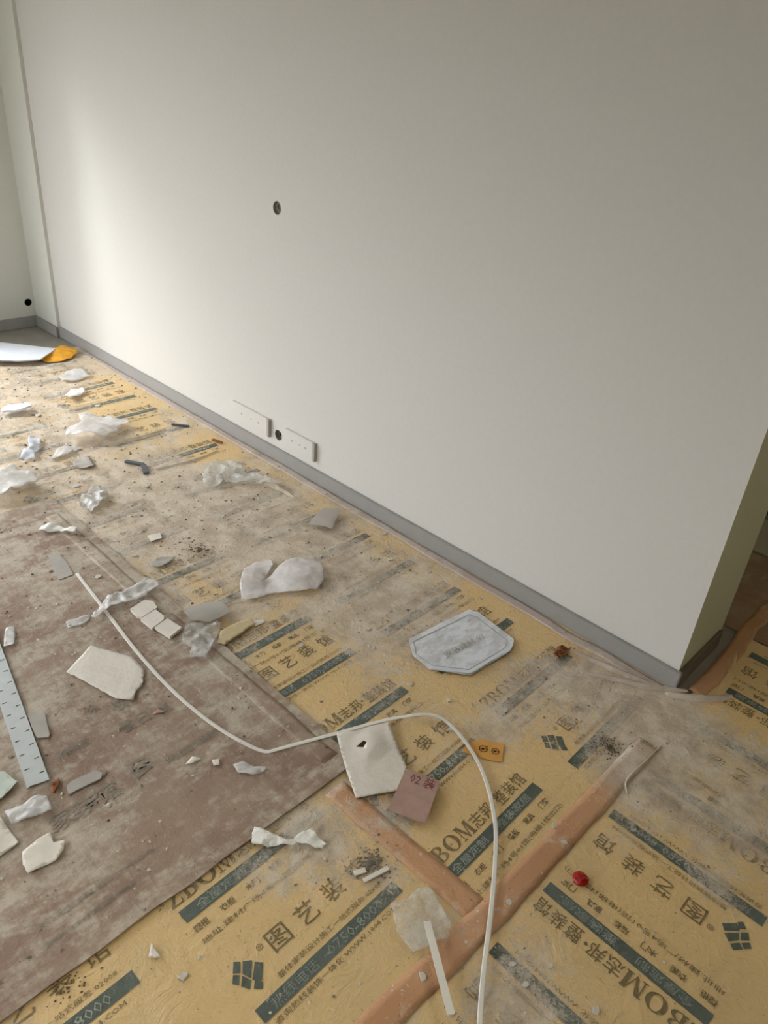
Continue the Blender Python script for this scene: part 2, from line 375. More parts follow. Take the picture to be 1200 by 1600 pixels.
def motif_brand(full=True):            # u along the reading direction, v up; bar top edge at v=0, length .37
    g = Geo(); u = -.005
    for ch, w in (('Z', .030), ('B', .034), ('O', .042), ('M', .046)):
        for p in SER[ch]: g.poly([(u+x*w, .012+y*.040) for x, y in p], 1)
        u += w+.004
    for ch, w in (('志', .036), ('邦', .034), (None, .012), ('整', .034), ('装', .034), ('馆', .034)):
        if ch: g.text(T[ch], u, .012, w, .038, 1)
        else:
            g.poly([(u+.004+.004*math.cos(a*math.pi/4), .032+.004*math.sin(a*math.pi/4)) for a in range(8)], 1)
        u += w+.004
    g.quad(0, -.031, .372, .031, 0, 12)
    g.text(TW['全屋定制'], .035, -.027, .12, .022, 2, .0006); g.text(TW['整装家居'], .20, -.027, .13, .022, 2, .0006)
    for i, t in enumerate(T['row']): g.text(t, .002+i*.064, -.062, .034, .017, 1)
    g.text(T['addr'], .0, -.094, .37, .016, 1)
    return g
def motif_logo():
    g = Geo()
    for p in ([(-.002, .075), (.012, .092), (.022, .083), (.009, .066)], [(.011, .062), (.026, .081), (.040, .070), (.018, .044)], [(.018, .040), (.042, .064), (.053, .052), (.030, .027)],
              [(-.014, .060), (-.003, .073), (.006, .064), (-.006, .050)], [(-.004, .046), (.009, .060), (.016, .042), (.004, .030)], [(.010, .026), (.022, .038), (.030, .024), (.022, .014)]):
        g.poly([(x+.012, y+.005) for x, y in p], 0)
    for q in ring(.078, .085, .007, .007, .0055, .0055, 14): g.poly(q, 1)
    for q in ring(.078, .085, .003, .003, .0018, .0018, 8): g.poly(q, 1)
    for i, ch in enumerate('图艺装馆'): g.text(T[ch], .095+i*.073, .052, .047, .046, 1)
    g.text(T['line'], .07, .010, .28, .013, 1)
    g.quad(0, -.031, .372, .031, 0, 12)
    g.text(TW['热线电话'], .03, -.027, .11, .022, 2, .0006); g.text(TW['80008000'], .17, -.027, .15, .021, 2, .0006)
    g.text(T['line2'], .015, -.050, .32, .013, 1)
    return g
MB, ML = motif_brand(), motif_logo()
def print_on(film, places, xlim, ylim, mats=('slate', 'brownink', 'whiteink'), z0=.0009, nm='print'):
    vs = []; fs = []; ms = []
    for kind, ox, oy, ux, uy in places:
        g = MB if kind == 'b' else ML; b = len(vs); vx, vy = -uy, ux
        P = []
        for u, v, dz in g.v:
            x, y = ox+ux*u+vx*v, oy+uy*u+vy*v; P.append((x, y, z0+hgt(x, y)+dz))
        vs += P
        for f, mm in zip(g.f, g.m):
            if all(xlim[0] < P[i][0] < xlim[1] and ylim[0] < P[i][1] < ylim[1] for i in f): fs.append(tuple(b+i for i in f)); ms.append(mm)
    o = mesh(nm, vs, fs, [M[k] for k in mats], film, False, ms); set_dust(o); o['kind'] = 'stuff'; return o
ca, sa = math.cos(math.radians(.9)), math.sin(math.radians(.9))
def xi(x): return x
P1 = []
brand_x = [-.075, -.530, -.965]; logo_x = [-.272, -.745]
k = 0
xs = [(-.075, 'b'), (-.272, 'l'), (-.530, 'b'), (-.745, 'l'), (-.950, 'b'), (-1.19, 'l'), (-1.41, 'b'), (-1.65, 'l'), (-1.87, 'b'), (-2.10, 'l'), (-2.33, 'b'), (-2.56, 'l'), (-2.78, 'b'), (-3.0, 'l'), (-3.22, 'b'), (-3.45, 'l')]
for x, t in xs: P1.append((t, x, -.995, -.016, 1))
xs3 = [(-.058, 'l'), (-.298, 'b'), (-.520, 'l'), (-.745, 'b'), (-.96, 'l'), (-1.19, 'b'), (-1.41, 'l'), (-1.64, 'b'), (-1.86, 'l'), (-2.17, 'b'), (-2.42, 'l'), (-2.68, 'b'), (-2.88, 'l'), (-3.1, 'b'), (-3.3, 'l'), (-3.5, 'b')]
for x, t in xs3: P1.append((t, x, -.497, -.012, 1))
print_on(film1, P1, (-3.68, .04), (-1.005, -.02))
P2 = []
for i, (x, t) in enumerate([(.093, 'b'), (-.131, 'l'), (-.385, 'b')]): P2.append((t, x, -1.448, -.014, 1))
for i, (x, t) in enumerate([(.10, 'l'), (-.12, 'b'), (-.342, 'l'), (-.57, 'b')]): P2.append((t, x, -1.945, -.014, 1))
print_on(film2, P2, (-2.5, .045), (-2.2, -1.02))
P3 = []
for y, t in [(-1.50, 'l'), (-1.27, 'b'), (-1.045, 'l'), (-.850, 'b'), (-.568, 'l'), (-.378, 'b'), (-.115, 'l'), (.095, 'b'), (.32, 'l')]:
    P3.append((t, .474, y, -1, -.0)); P3.append((t, .94, y, -1, 0)); 
# the column right of it starts a little further on
print_on(film3, P3, (.10, 1.25), (-2.2, .40))

# ---- tapes (flat strips following a centre line)
def strip_mesh(name, pts, width, mat, z=.0, thick=.0004, parent=None, dusted=True, jit=0., wave=True, nsub=14, widths=None):
    P = []
    for i in range(len(pts)-1):
        a, b = Vector(pts[i]), Vector(pts[i+1]); n = max(1, int((b-a).length/.02))
        for k in range(n): P.append((a.lerp(b, k/n), i+k/n))
    P.append((Vector(pts[-1]), len(pts)-1)); vs = []; fs = []
    for i, (p, s) in enumerate(P):
        q0, q1 = P[max(i-1, 0)][0], P[min(i+1, len(P)-1)][0]; t = (q1-q0); t.z = 0; t.normalize(); n = Vector((-t.y, t.x, 0))
        w = width if not widths else widths[int(s)]*(1-s % 1)+widths[min(int(s)+1, len(widths)-1)]*(s % 1)
        w1 = w/2+jit*noise.noise(Vector((s*3, 1, 7))); w2 = w/2+jit*noise.noise(Vector((s*3, 5, 2)))
        for k in range(5):
            o = n*(-w1+(w1+w2)*k/4); c = p+o
            vs.append((c.x, c.y, (hgt(c.x, c.y) if wave else 0)+z+p.z))
    for i in range(len(P)-1):
        for k in range(4): a = i*5+k; fs.append((a, a+1, a+6, a+5))
    o = mesh(name, vs, fs, mat, parent, True)
    if dusted: set_dust(o)
    md = o.modifiers.new('s', 'SOLIDIFY'); md.thickness = thick; md.offset = 1
    return o
ta = strip_mesh('floor_tape', [(.060, -.27, 0), (.057, -.40, 0), (.058, -.73, 0), (.056, -1.0, 0), (.043, -1.25, 0), (.040, -1.7, 0), (.04, -2.2, 0)], .062, M['tape'], .0022, jit=.004)
tag(ta, 'long orange brown tape joining the films, running from the wall corner to the foreground', 'tape')
tb = strip_mesh('floor_tape', [(-.40, -1.005, 0), (-.2, -1.0, 0), (.035, -.992, 0)], .062, M['tape'], .0017, jit=.004)
tag(tb, 'short orange brown tape branching left from the long tape toward the brown board', 'tape')
tc = strip_mesh('floor_tape', [(.063, .02, 0), (.066, .2, 0), (.06, .35, 0), (.045, .5, 0), (.06, .75, 0), (.08, .98, 0)], .05, M['tape'], .0022, jit=.006)
tag(tc, 'shaded orange tape on the floor past the end of the white wall', 'tape')
te = strip_mesh('edge_tape', [(-3.6, -.032, 0), (-2.4, -.035, 0), (-1.2, -.036, 0), (-.4, -.040, 0), (-.02, -.04, 0)], .040, M['clear_tape'], .0012, jit=.008)
tag(te, 'pale translucent tape sealing the film against the grey skirting', 'tape')

# ---- brown board lying over the film (two sheets, one overlapping)
BZ = .0042
def slab(name, x0, x1, y0, y1, z0, th, mat, parent=None, step=.03):
    nx = int((x1-x0)/step); ny = int((y1-y0)/step); vs = []; fs = []
    for s in (0, 1):
        for j in range(ny+1):
            for i in range(nx+1):
                x = x0+(x1-x0)*i/nx; y = y0+(y1-y0)*j/ny
                if i == nx: x += .004*noise.noise(Vector((y*9, 0, 4)))
                if j == ny: y += .004*noise.noise(Vector((x*9, 0, 8)))+.004*(-x)*0
                vs.append((x, y, z0+s*th+.0012*noise.noise(Vector((x*5, y*5, 1)))))
    N = (nx+1)*(ny+1)
    for j in range(ny):
        for i in range(nx):
            a = j*(nx+1)+i; fs.append((N+a, N+a+1, N+a+nx+2, N+a+nx+1)); fs.append((a, a+nx+1, a+nx+2, a+1))
    def side(L):
        for a, b in zip(L, L[1:]): fs.append((a, b, N+b, N+a))
    side([i for i in range(nx+1)]); side([j*(nx+1)+nx for j in range(ny+1)])
    side([ny*(nx+1)+i for i in range(nx, -1, -1)]); side([j*(nx+1) for j in range(ny, -1, -1)])
    o = mesh(name, vs, fs, mat, parent); 
    set_dust(o, lambda x, y: .46+.10*min(max((-x-.8)/1.0, 0), 1)+(.12 if y > -.98 else 0)*1.0)
    return o
board = slab('kraft_board', -2.12, -.42, -2.3, -.905, BZ, .004, M['board'])
tag(board, 'large dusty brown kraft board lying on the yellow film, left', 'board')
TB = BZ+.004+.0014
def board_text(items, parent):
    vs = []; fs = []
    for s, px, py, w, h, ang in items:
        g = text_geo(s, .015, 1); o = fl(px, py); a = math.radians(ang); ux, uy = math.sin(-a), math.cos(a); vx, vy = -uy, ux
        b = len(vs)
        for u, v in g[0]:
            x, y = o.x+ux*u*w+vx*v*h, o.y+uy*u*w+vy*v*h; vs.append((x, y, TB))
        fs += [tuple(b+i for i in f) for f in g[1]]
    o = mesh('print', vs, fs, M['boardink'], parent); set_dust(o, lambda x, y: .42); o['kind'] = 'stuff'; return o
board_text([('家', 88, 1308, .055, .055, 1), ('装', 123, 1288, .06, .055, 1), ('馆', 160, 1264, .055, .055, 1), ('图', 215, 1222, .055, .055, 1),
            ('整', 196, 1150, .035, .04, 1), ('日', 222, 1136, .032, .038, 1), ('用', 255, 1122, .03, .034, 1), ('木', 142, 1124, .035, .04, 1), ('板', 182, 1118, .04, .04, 1),
            ('橱柜', 95, 1192, .08, .026, 1), ('地面保护', 262, 1200, .16, .024, 1),
            ('热线电话 8000', 60, 1462, .26, .016, 1), ('咨询服务', 70, 1490, .2, .012, 1)], board)
# board's raised seam of clear tape along its right side
seam = strip_mesh('seam_tape', [(-.47, -.955, 0), (-.9, -.957, 0), (-1.4, -.965, 0), (-2.0, -.96, 0)], .05, M['board'], TB-.001, jit=.006, parent=board, wave=False)

# ------------------------------------------------------------------ crumpled / flat litter
def inside(p, poly):
    c = False; n = len(poly)
    for i in range(n):
        a, b = poly[i], poly[(i+1) % n]
        if (a[1] > p[1]) != (b[1] > p[1]) and p[0] < (b[0]-a[0])*(p[1]-a[1])/(b[1]-a[1])+a[0]: c = not c
    return c
def fold(x, y, sc, seed):
    v = Vector((x*sc, y*sc, seed*7.31)); a = 1-abs(noise.noise(v))*2.2; b = 1-abs(noise.noise(v*2.1+Vector((3, 1, 5))))*2.2
    return max(0, a)*.65+max(0, b)*.35
def litter(name, label, cat, px, mat, z0=.004, amp=.0, sc=20, thick=.0006, step=.008, seed=1, jag=.0, lift=(), parent=None, holes=(), group=None, curl=None):
    """a loose sheet: outline on the floor, inner grid, folds as real relief, own thickness"""
    poly = [fl(*p, z0) for p in px]; n = len(poly)
    P = []; 
    for i in range(n):
        a, b = poly[i], poly[(i+1) % n]; L = (b-a).length; k = max(1, int(L/step))
        for j in range(k):
            q = a.lerp(b, j/k)
            if jag and j: q = q+Vector((noise.noise(q*90), noise.noise(q*90+Vector((5, 5, 5))), 0))*jag
            P.append(Vector((q.x, q.y)))
    nb = len(P); E_ = [(i, (i+1) % nb) for i in range(nb)]
    pp = [(p.x, p.y) for p in P]
    hl = []
    for h in holes:
        hp = [fl(*p, z0) for p in h]; s = len(P)
        for q in hp: P.append(Vector((q.x, q.y)))
        E_ += [(s+i, s+(i+1) % len(hp)) for i in range(len(hp))]; hl.append([(q.x, q.y) for q in hp])
    x0, x1 = min(p[0] for p in pp), max(p[0] for p in pp); y0, y1 = min(p[1] for p in pp), max(p[1] for p in pp)
    rnd = random.Random(seed)
    st = step if amp or curl else max(step, (x1-x0)/4)
    nx, ny = int((x1-x0)/st)+1, int((y1-y0)/st)+1
    for i in range(nx):
        for j in range(ny):
            q = (x0+(i+.5+rnd.uniform(-.2, .2))*st, y0+(j+.5+rnd.uniform(-.2, .2))*st)
            if inside(q, pp) and min((q[0]-b[0])**2+(q[1]-b[1])**2 for b in pp) > (st*.35)**2: P.append(Vector(q))
    r = delaunay_2d_cdt(P, E_, [], 0, 1e-7); V, F = r[0], r[2]
    fc = []
    for f in F:
        c = sum((V[i] for i in f), Vector((0, 0)))/len(f)
        if inside(c, pp) and not any(inside(c, h) for h in hl): fc.append(tuple(f))
    L = [(fl(a, b, z0), rad, h) for a, b, rad, h in lift]
    cx, cy = (x0+x1)/2, (y0+y1)/2; vs = []
    for p in V:
        z = z0
        if amp: z += amp*fold(p.x, p.y, sc, seed)
        for c, rad, h in L:
            d = math.hypot(p.x-c.x, p.y-c.y)/rad
            if d < 1: z += h*(1-d*d)**1.5
        if curl: 
            dx, dy, ch = curl; s = (p.x-cx)*dx+(p.y-cy)*dy; hw = .5*max(abs((x1-x0)*dx)+abs((y1-y0)*dy), 1e-4); z += ch*(1-min(1, (s/hw)**2))
        vs.append((p.x-cx, p.y-cy, z-z0))
    o = mesh(name, vs, fc, mat, parent, amp > 0 and thick < .002)
    o.location = (cx, cy, z0)
    md = o.modifiers.new('s', 'SOLIDIFY'); md.thickness = thick; md.offset = 1
    if label: tag(o, label, cat, group)
    return o
ZF, ZB_ = .0035, TB+.0008
# big pieces
litter('torn_paper', 'cream torn sheet of paper with five corners, on the brown board left', 'paper', [(142, 1010), (205, 1026), (226, 1047), (222, 1072), (213, 1080), (209, 1095), (180, 1092), (104, 1050)],
       M['paper'], ZB_, .003, 9, .0012, .01, 3, .003)
cloth = litter('foam_sheet', 'white soft foam sheet with a slit, between the strap and the pinkish card', 'foam sheet', [(526, 1147), (608, 1130), (622, 1170), (636, 1198), (628, 1235), (556, 1248), (541, 1205), (530, 1165)],
       M['foamcloth'], .0095, .004, 7, .0012, .008, 11, .0008, lift=((580, 1165, .05, .006),), holes=[[(557, 1168), (568, 1160), (573, 1163), (568, 1171)]])
card = litter('cardboard_square', 'small pinkish brown cardboard square leaning on the white foam sheet', 'cardboard', [(634, 1202), (688, 1222), (664, 1288), (606, 1266), (612, 1252)],
       M['pinkcard'], .0135, .0, 7, .003, .02, 5, .0)
# faint red print on the card
g = text_geo('02 装', .01, 1); a = fl(638, 1222, .0168)-card.location; b_ = fl(676, 1236, .0168)-card.location; d = (b_-a); nrm = Vector((-d.y, d.x, 0))
vs = [a+d*x+nrm*.55*y for x, y in g[0]]; vs = [(v.x, v.y, .0034) for v in vs]
mesh('print', vs, [tuple(f) for f in g[1]], M['pinkink'], card)
oct_ = litter('octagonal_card', 'dirty white eight-sided card lying near the skirting, right of centre', 'card', [(639, 1000), (733, 953), (748, 958), (803, 1000), (798, 1018), (735, 1055), (672, 1047), (645, 1025)],
       M['dirtycard'], .006, .003, 5, .0022, .01, 8, .0006)
litter('creased_edge', None, None, [(672, 1045), (679, 1040), (733, 1046), (795, 1010), (803, 1002), (799, 1014), (735, 1052)], M['whiteboard'], .0105, 0, 5, .0006, .02, 3, parent=None).parent = oct_
bpy.data.objects['creased_edge'].location -= oct_.location
g = text_geo('家装建材 02', .01, 1); a = fl(700, 1028, .012)-oct_.location; b_ = fl(760, 996, .012)-oct_.location; d = (b_-a); nrm = Vector((-d.y, d.x, 0))
mesh('print', [(v.x, v.y, .0062) for v in [a+d*x+nrm*.16*y for x, y in g[0]]], [tuple(f) for f in g[1]], M['greycard'], oct_)
def crease(parent, px, w, z, mat):
    o = strip_mesh('crease', [fl(*p, z) for p in px], w, mat, 0, .0004, parent=parent, dusted=False, wave=False); o.location = -parent.location; return o
# strap
SP = [(120, 895), (170, 960), (215, 1020), (270, 1080), (320, 1122), (360, 1149), (395, 1167), (408, 1172), (416, 1174), (420, 1174), (426, 1172), (470, 1160), (530, 1144), (600, 1126), (655, 1118), (678, 1118), (700, 1127), (730, 1160), (752, 1197), (766, 1237), (774, 1280), (776, 1310), (773, 1370), (767, 1430), (758, 1500), (752, 1560), (749, 1625)]
crease(oct_, [(650, 1022), (646, 1002), (733, 960), (745, 964), (793, 1001), (789, 1012), (732, 1046), (677, 1040), (650, 1022)], .0028, .0118, M['creasegrey'])
def smooth_path(P, it=2):
    for _ in range(it):
        Q = [P[0]]
        for a, b in zip(P, P[1:]): Q += [a*.75+b*.25, a*.25+b*.75]
        P = Q+[P[-1]]
    return P
pts = [fl(*p, .012) for p in SP]
for p in pts: p.z = .0105
for i, h in ((13, .012), (14, .015), (15, .013), (16, .010)): pts[i].z = h+.003
pts = smooth_path(pts)
strap = strip_mesh('packing_strap', pts, .0108, M['pvc'], 0, .0012, dusted=False, wave=False)
tag(strap, 'long narrow white strap winding across the floor from the board to the foreground', 'strap')
# wrapped board in far corner with orange cloth
litter('foam_board', 'bright white panel lying by the far corner, at the left edge', 'panel', [(-70, 520), (0, 536), (88, 546), (62, 563), (30, 565), (-90, 563)], M['whiteboard'], .03, .0, 4, .006, .03, 2)
box('panel_support', (-4.0, -1.0, 0), (-3.6, -.62, .029), M['greycard']); tag(bpy.data.objects['panel_support'], 'grey packing underneath the bright white panel in the far corner', 'packing')
litter('orange_cloth', 'crumpled orange wrap at the end of the bright white panel', 'wrap', [(56, 563), (76, 556), (99, 542), (106, 547), (122, 552), (120, 557), (100, 565), (74, 567)], M['orange'], .006, .014, 12, .001, .012, 6, .004, lift=((98, 552, .12, .02),))
# perforated strip
pa = [fl(-20, 960, .012), fl(14, 1022, .012)]
def perforated():
    A = (fl(-26, 940, .012), fl(6, 1018, .012)); B = (fl(46, 1238, .012), fl(78, 1220, .012))
    # local frame: u along the strip, v across
    C0 = fl(-34, 1000, .012); C1 = fl(62, 1229, .012); R0, R1 = fl(4, 1014, .012), fl(78, 1218, .012)
    u = (R1-R0); L = u.length; u.normalize(); v = Vector((-u.y, u.x, 0)); wd = (fl(46, 1237, .012)-R1).length
    if (fl(46, 1237, .012)-R1).dot(v) < 0: v = -v
    L0 = .35; o0 = R0-u*L0; LL = L+L0; pts = []; ed = []
    ends = [(LL+.004*noise.noise(Vector((k*3.1, 0, 0))), wd*k/7) for k in range(8)]
    outl = [(0, 0)]+ends+[(0, wd)]
    pts = [Vector(p) for p in outl]; ed = [(i, (i+1) % len(pts)) for i in range(len(pts))]; sl = []
    n = int(LL/.05)
    for r, off in ((.22, 0), (.78, .5)):
        for k in range(n):
            uu = LL-.03-(k+off)*.05
            if uu < .02: continue
            a, b = uu, wd*r; q = [(a-.0024, b-.0055), (a+.0012, b-.0055), (a+.0028, b+.0055), (a-.0008, b+.0055)]
            s = len(pts); pts += [Vector(p) for p in q]; ed += [(s, s+1), (s+1, s+2), (s+2, s+3), (s+3, s)]; sl.append(q)
    r_ = delaunay_2d_cdt(pts, ed, [], 0, 1e-7); V, F = r_[0], r_[2]; fc = []
    oo = [tuple(p) for p in outl]
    for f in F:
        c = sum((V[i] for i in f), Vector((0, 0)))/len(f)
        if inside(c, oo) and not any(inside(c, q) for q in sl): fc.append(tuple(f))
    o = mesh('perforated_strip', [tuple(u*p.x+v*p.y) for p in V], fc, M['metal']); o.location = (o0.x, o0.y, .014)
    md = o.modifiers.new('s', 'SOLIDIFY'); md.thickness = .0015; md.offset = 1
    fl_ = mesh('flange', [tuple(u*a+v*b+Z*c) for a, b, c in ((0, 0, 0), (LL, 0, 0), (LL, 0, -.004), (0, 0, -.004), (0, wd, 0), (LL, wd, 0), (LL, wd, -.004), (0, wd, -.004))], [(0, 1, 2, 3), (4, 5, 6, 7)], M['metal'], o)
    md = fl_.modifiers.new('s', 'SOLIDIFY'); md.thickness = .001
    tag(o, 'white perforated strip with rows of short slots, at the left edge', 'strip')
perforated()
# clear plastic pieces
litter('plastic_strip', 'shiny clear plastic strip crossing the strap, left of centre', 'plastic', [(168, 934), (205, 920), (228, 906), (244, 906), (250, 917), (238, 922), (225, 935), (195, 944), (172, 950), (150, 968), (142, 966), (155, 950)],
       M['clear2'], ZB_+.004, .012, 24, .0006, .006, 21, .002)
litter('plastic_strip', 'short clear plastic strip on the brown board, end of the shiny strip', 'plastic', [(103, 973), (122, 966), (140, 961), (141, 966), (132, 976), (106, 981)], M['clear2'], ZB_, .006, 30, .0006, .005, 22, .001)
litter('plastic_bag', 'crumpled white plastic bag lying in the middle of the floor', 'bag', [(375, 915), (382, 892), (398, 880), (424, 876), (428, 884), (410, 912), (447, 880), (466, 873), (492, 877), (503, 882), (506, 908), (496, 922), (470, 927), (430, 928), (402, 936), (378, 940)],
       M['bagfilm'], .004, .009, 9, .0006, .007, 23, .002, lift=((470, 900, .12, .022), (390, 905, .07, .014)))
litter('plastic_wrap', 'crinkled clear plastic wrap with fins, below the grey curled card', 'plastic', [(290, 978), (345, 974), (340, 995), (330, 1015), (322, 1030), (296, 1030), (300, 1012), (283, 1008), (286, 992)],
       M['clear'], ZB_, .014, 26, .0006, .005, 24, .002)
bag = litter('plastic_pouch', 'clear plastic pouch under the short white strip in the foreground', 'bag', [(610, 1414), (633, 1412), (654, 1390), (672, 1388), (690, 1420), (704, 1447), (700, 1466), (690, 1471), (664, 1483), (645, 1489), (620, 1460)],
       M['clear'], .0045, .008, 13, .0006, .006, 25, .001, lift=((660, 1430, .08, .008),))
litter('plastic_heap', 'shiny crumpled clear plastic by the skirting, left of the curled grey card', 'plastic', [(316, 745), (330, 730), (352, 722), (368, 728), (385, 740), (412, 750), (440, 762), (400, 762), (360, 755), (330, 765), (318, 760)],
       M['clear'], .004, .03, 12, .0006, .01, 26, .004)
litter('plastic_ball', 'small crumpled clear wrapper on the dusty film, far left third', 'wrapper', [(122, 795), (130, 780), (142, 769), (158, 768), (170, 776), (168, 784), (150, 798), (138, 803)], M['clear2'], .004, .03, 22, .0006, .007, 27, .003)
litter('plastic_sheet', 'white plastic sheet in a heap at the left edge above the brown board', 'plastic', [(-45, 745), (0, 738), (20, 736), (40, 750), (60, 757), (62, 765), (35, 778), (0, 786), (-45, 785)], M['clear2'], .01, .03, 7, .001, .015, 28, .003, lift=((15, 768, .3, .03),))
litter('plastic_sheet', 'white crumpled sheet folded over itself, far on the dusty film', 'plastic', [(104, 692), (108, 680), (130, 674), (124, 655), (140, 653), (190, 662), (205, 668), (186, 676), (182, 686), (168, 694), (130, 694)], M['clear2'], .005, .035, 6, .001, .014, 29, .004, lift=((150, 685, .2, .03),))
litter('foil_scrap', 'bright shiny scrap far at the left edge', 'scrap', [(45, 690), (46, 686), (64, 687), (64, 702), (56, 712), (54, 718), (32, 721), (36, 712), (46, 704)], M['whiteboard'], .006, .03, 14, .0006, .01, 30, .003)
litter('wrapper', 'pale bag lying flat far left behind the foil scrap', 'bag', [(2, 643), (12, 636), (44, 633), (50, 638), (40, 644), (4, 646)], M['whiteboard'], .02, .02, 6, .008, .02, 31, .002)
litter('white_scrap', 'twisted white scrap above the grey faint strip on the brown board', 'scrap', [(60, 830), (66, 823), (82, 821), (94, 823), (104, 827), (122, 828), (118, 835), (106, 834), (92, 830), (76, 833)], M['tissue'], ZB_+.004, .016, 12, .0008, .008, 32, .003)
litter('torn_tissue', 'white twisted tissue like a bow, beside the edge of the brown board', 'tissue', [(397, 1294), (416, 1300), (430, 1307), (447, 1314), (458, 1313), (464, 1308), (484, 1297), (490, 1300), (500, 1312), (510, 1322), (503, 1328), (492, 1327), (478, 1320), (463, 1317), (458, 1322), (442, 1321), (418, 1325), (393, 1319), (394, 1304)],
       M['tissue'], .005, .009, 18, .0008, .005, 33, .0015)
# cards
litter('curled_card', 'grey curled card lying close to the skirting in mid distance', 'card', [(482, 824), (496, 806), (505, 800), (531, 802), (526, 815), (518, 832), (500, 827)], M['greycard'], .004, 0, 5, .0015, .012, 34, 0, curl=(.75, .65, .018))
litter('curled_card', 'bluish grey curled card next to the crinkled clear wrap', 'card', [(288, 964), (292, 955), (315, 948), (345, 945), (361, 961), (340, 970), (328, 975), (300, 974)], M['greycard'], ZB_, 0, 5, .0015, .01, 35, 0, curl=(.9, -.3, .016))
def foam(px, n, lab): return litter('foam_block', lab, 'foam', px, M['paper'], ZB_+.001, 0, 5, .010, .03, 36+n, 0)
foam([(204, 955), (226, 941), (240, 943), (246, 953), (222, 968), (214, 966)], 0, 'dusty cream foam piece, furthest of three in a row')
foam([(220, 971), (243, 956), (257, 966), (256, 972), (238, 985)], 1, 'dusty cream foam piece, middle of three in a row')
foam([(242, 984), (262, 970), (284, 984), (266, 999)], 2, 'bright cream foam piece, nearest of three in a row')
litter('film_scrap', 'yellow scrap of printed film beside the crinkled clear wrap', 'scrap', [(340, 1004), (345, 986), (372, 972), (392, 968), (398, 974), (374, 992), (350, 1008)], M['yellowpaper'], ZB_+.0005, .002, 12, .0006, .01, 40, .001)
# short white strip on the pouch + offcuts
def bar(name, lab, cat, a, b, w, z, th, mat):
    p, q = fl(*a, z), fl(*b, z); d = q-p; L = d.length; d.normalize(); n = Vector((-d.y, d.x, 0))
    o = box(name, (0, -w/2, 0), (L, w/2, th), mat, None, min(th, w)*.15); o.location = (p.x, p.y, z); o.rotation_euler.z = math.atan2(d.y, d.x); tag(o, lab, cat); return o
bar('plastic_strip', 'short straight white strip lying over the clear pouch', 'strip', (667, 1440), (705, 1586), .015, .019, .002, M['pvc'])
bar('offcut', 'thin white offcut bar near the foreground, longer of a pair', 'offcut', (568, 1377), (607, 1357), .010, .004, .004, M['pvc'])
bar('offcut', 'small white square offcut near the foreground, shorter of a pair', 'offcut', (553, 1366), (571, 1360), .012, .004, .004, M['pvc'])
# orange label with two warning rings
lab = litter('warning_label', 'orange label with two round prohibition signs under the strap', 'label', [(721, 1174), (731, 1160), (752, 1156), (788, 1163), (784, 1190), (765, 1188), (742, 1181)], M['orangelabel'], .0042, .0, 9, .0005, .01, 41, 0)
def ring_on(parent, px, py, r):
    c = fl(px, py, .0052)-parent.location; G = Geo()
    for q in ring(c.x, c.y, r, r, r*.8, r*.8, 24): G.poly(q, 0)
    G.poly([(c.x-r*.6, c.y-r*.7), (c.x-r*.7, c.y-r*.55), (c.x+r*.6, c.y+r*.7), (c.x+r*.7, c.y+r*.55)], 0)
    G.poly([(c.x-r*.15, c.y-r*.5), (c.x+r*.35, c.y-r*.2), (c.x+r*.1, c.y+r*.3), (c.x-r*.4, c.y+r*.1)], 0)
    mesh('sign_print', [(x, y, .0012) for x, y, z in G.v], G.f, M['black'], parent)
ring_on(lab, 755, 1170, .0115); ring_on(lab, 774, 1174, .0105)
# red cap
def red():
    vs = []; fs = []; N = 16; c = fl(906, 1376); R_ = [(.0165, 0), (.018, .004), (.015, .009), (.008, .013), (.0, .012)]
    for k, (r, z) in enumerate(R_):
        for i in range(N):
            t = i/N*math.tau; q = 1+.16*noise.noise(Vector((math.cos(t)*2, math.sin(t)*2, k)))
            vs.append((r*q*math.cos(t), r*q*math.sin(t), z+.002*noise.noise(Vector((t, k, 3)))))
    for k in range(len(R_)-1):
        for i in range(N): j = (i+1) % N; fs.append((k*N+i, k*N+j, (k+1)*N+j, (k+1)*N+i))
    fs.append(tuple(range(N-1, -1, -1)))
    o = mesh('red_wrapper', vs, fs, M['redplastic'], None); o.location = (c.x, c.y, .003); tag(o, 'small crumpled red wrapper on the yellow film at the right', 'wrapper')
red()
# pieces at left edge, bottom
litter('crinkled_wrap', 'crinkled white wrap just below the end of the perforated strip', 'wrap', [(8, 1270), (30, 1262), (60, 1243), (74, 1245), (80, 1260), (82, 1268), (60, 1276), (18, 1290)], M['clear2'], ZB_, .01, 20, .0006, .006, 42, .002)
litter('foam_scrap', 'pale green white foam corner at the left edge beside the perforated strip', 'scrap', [(-20, 1212), (8, 1208), (27, 1224), (4, 1248), (-20, 1262)], M['greenfoam'], ZB_, .004, 10, .003, .01, 43, .0)
litter('foam_scrap', 'pale scrap at the left edge below the crinkled wrap', 'scrap', [(-20, 1278), (2, 1278), (16, 1300), (30, 1317), (2, 1338), (-20, 1350)], M['paper'], ZB_, .003, 12, .0015, .01, 44, .001)
litter('foam_scrap', 'pinkish white irregular scrap beside the dark print on the brown board', 'scrap', [(35, 1332), (60, 1312), (78, 1302), (84, 1318), (102, 1314), (100, 1328), (88, 1346), (44, 1366), (36, 1352)], M['paper'], ZB_, .004, 14, .0012, .008, 45, .002)
litter('foam_scrap', 'narrow beige bar-shaped scrap right of the perforated strip end', 'scrap', [(104, 1230), (112, 1222), (150, 1205), (160, 1209), (158, 1218), (120, 1236), (108, 1243)], M['greycard'], ZB_, .0, 14, .004, .012, 46, .001)
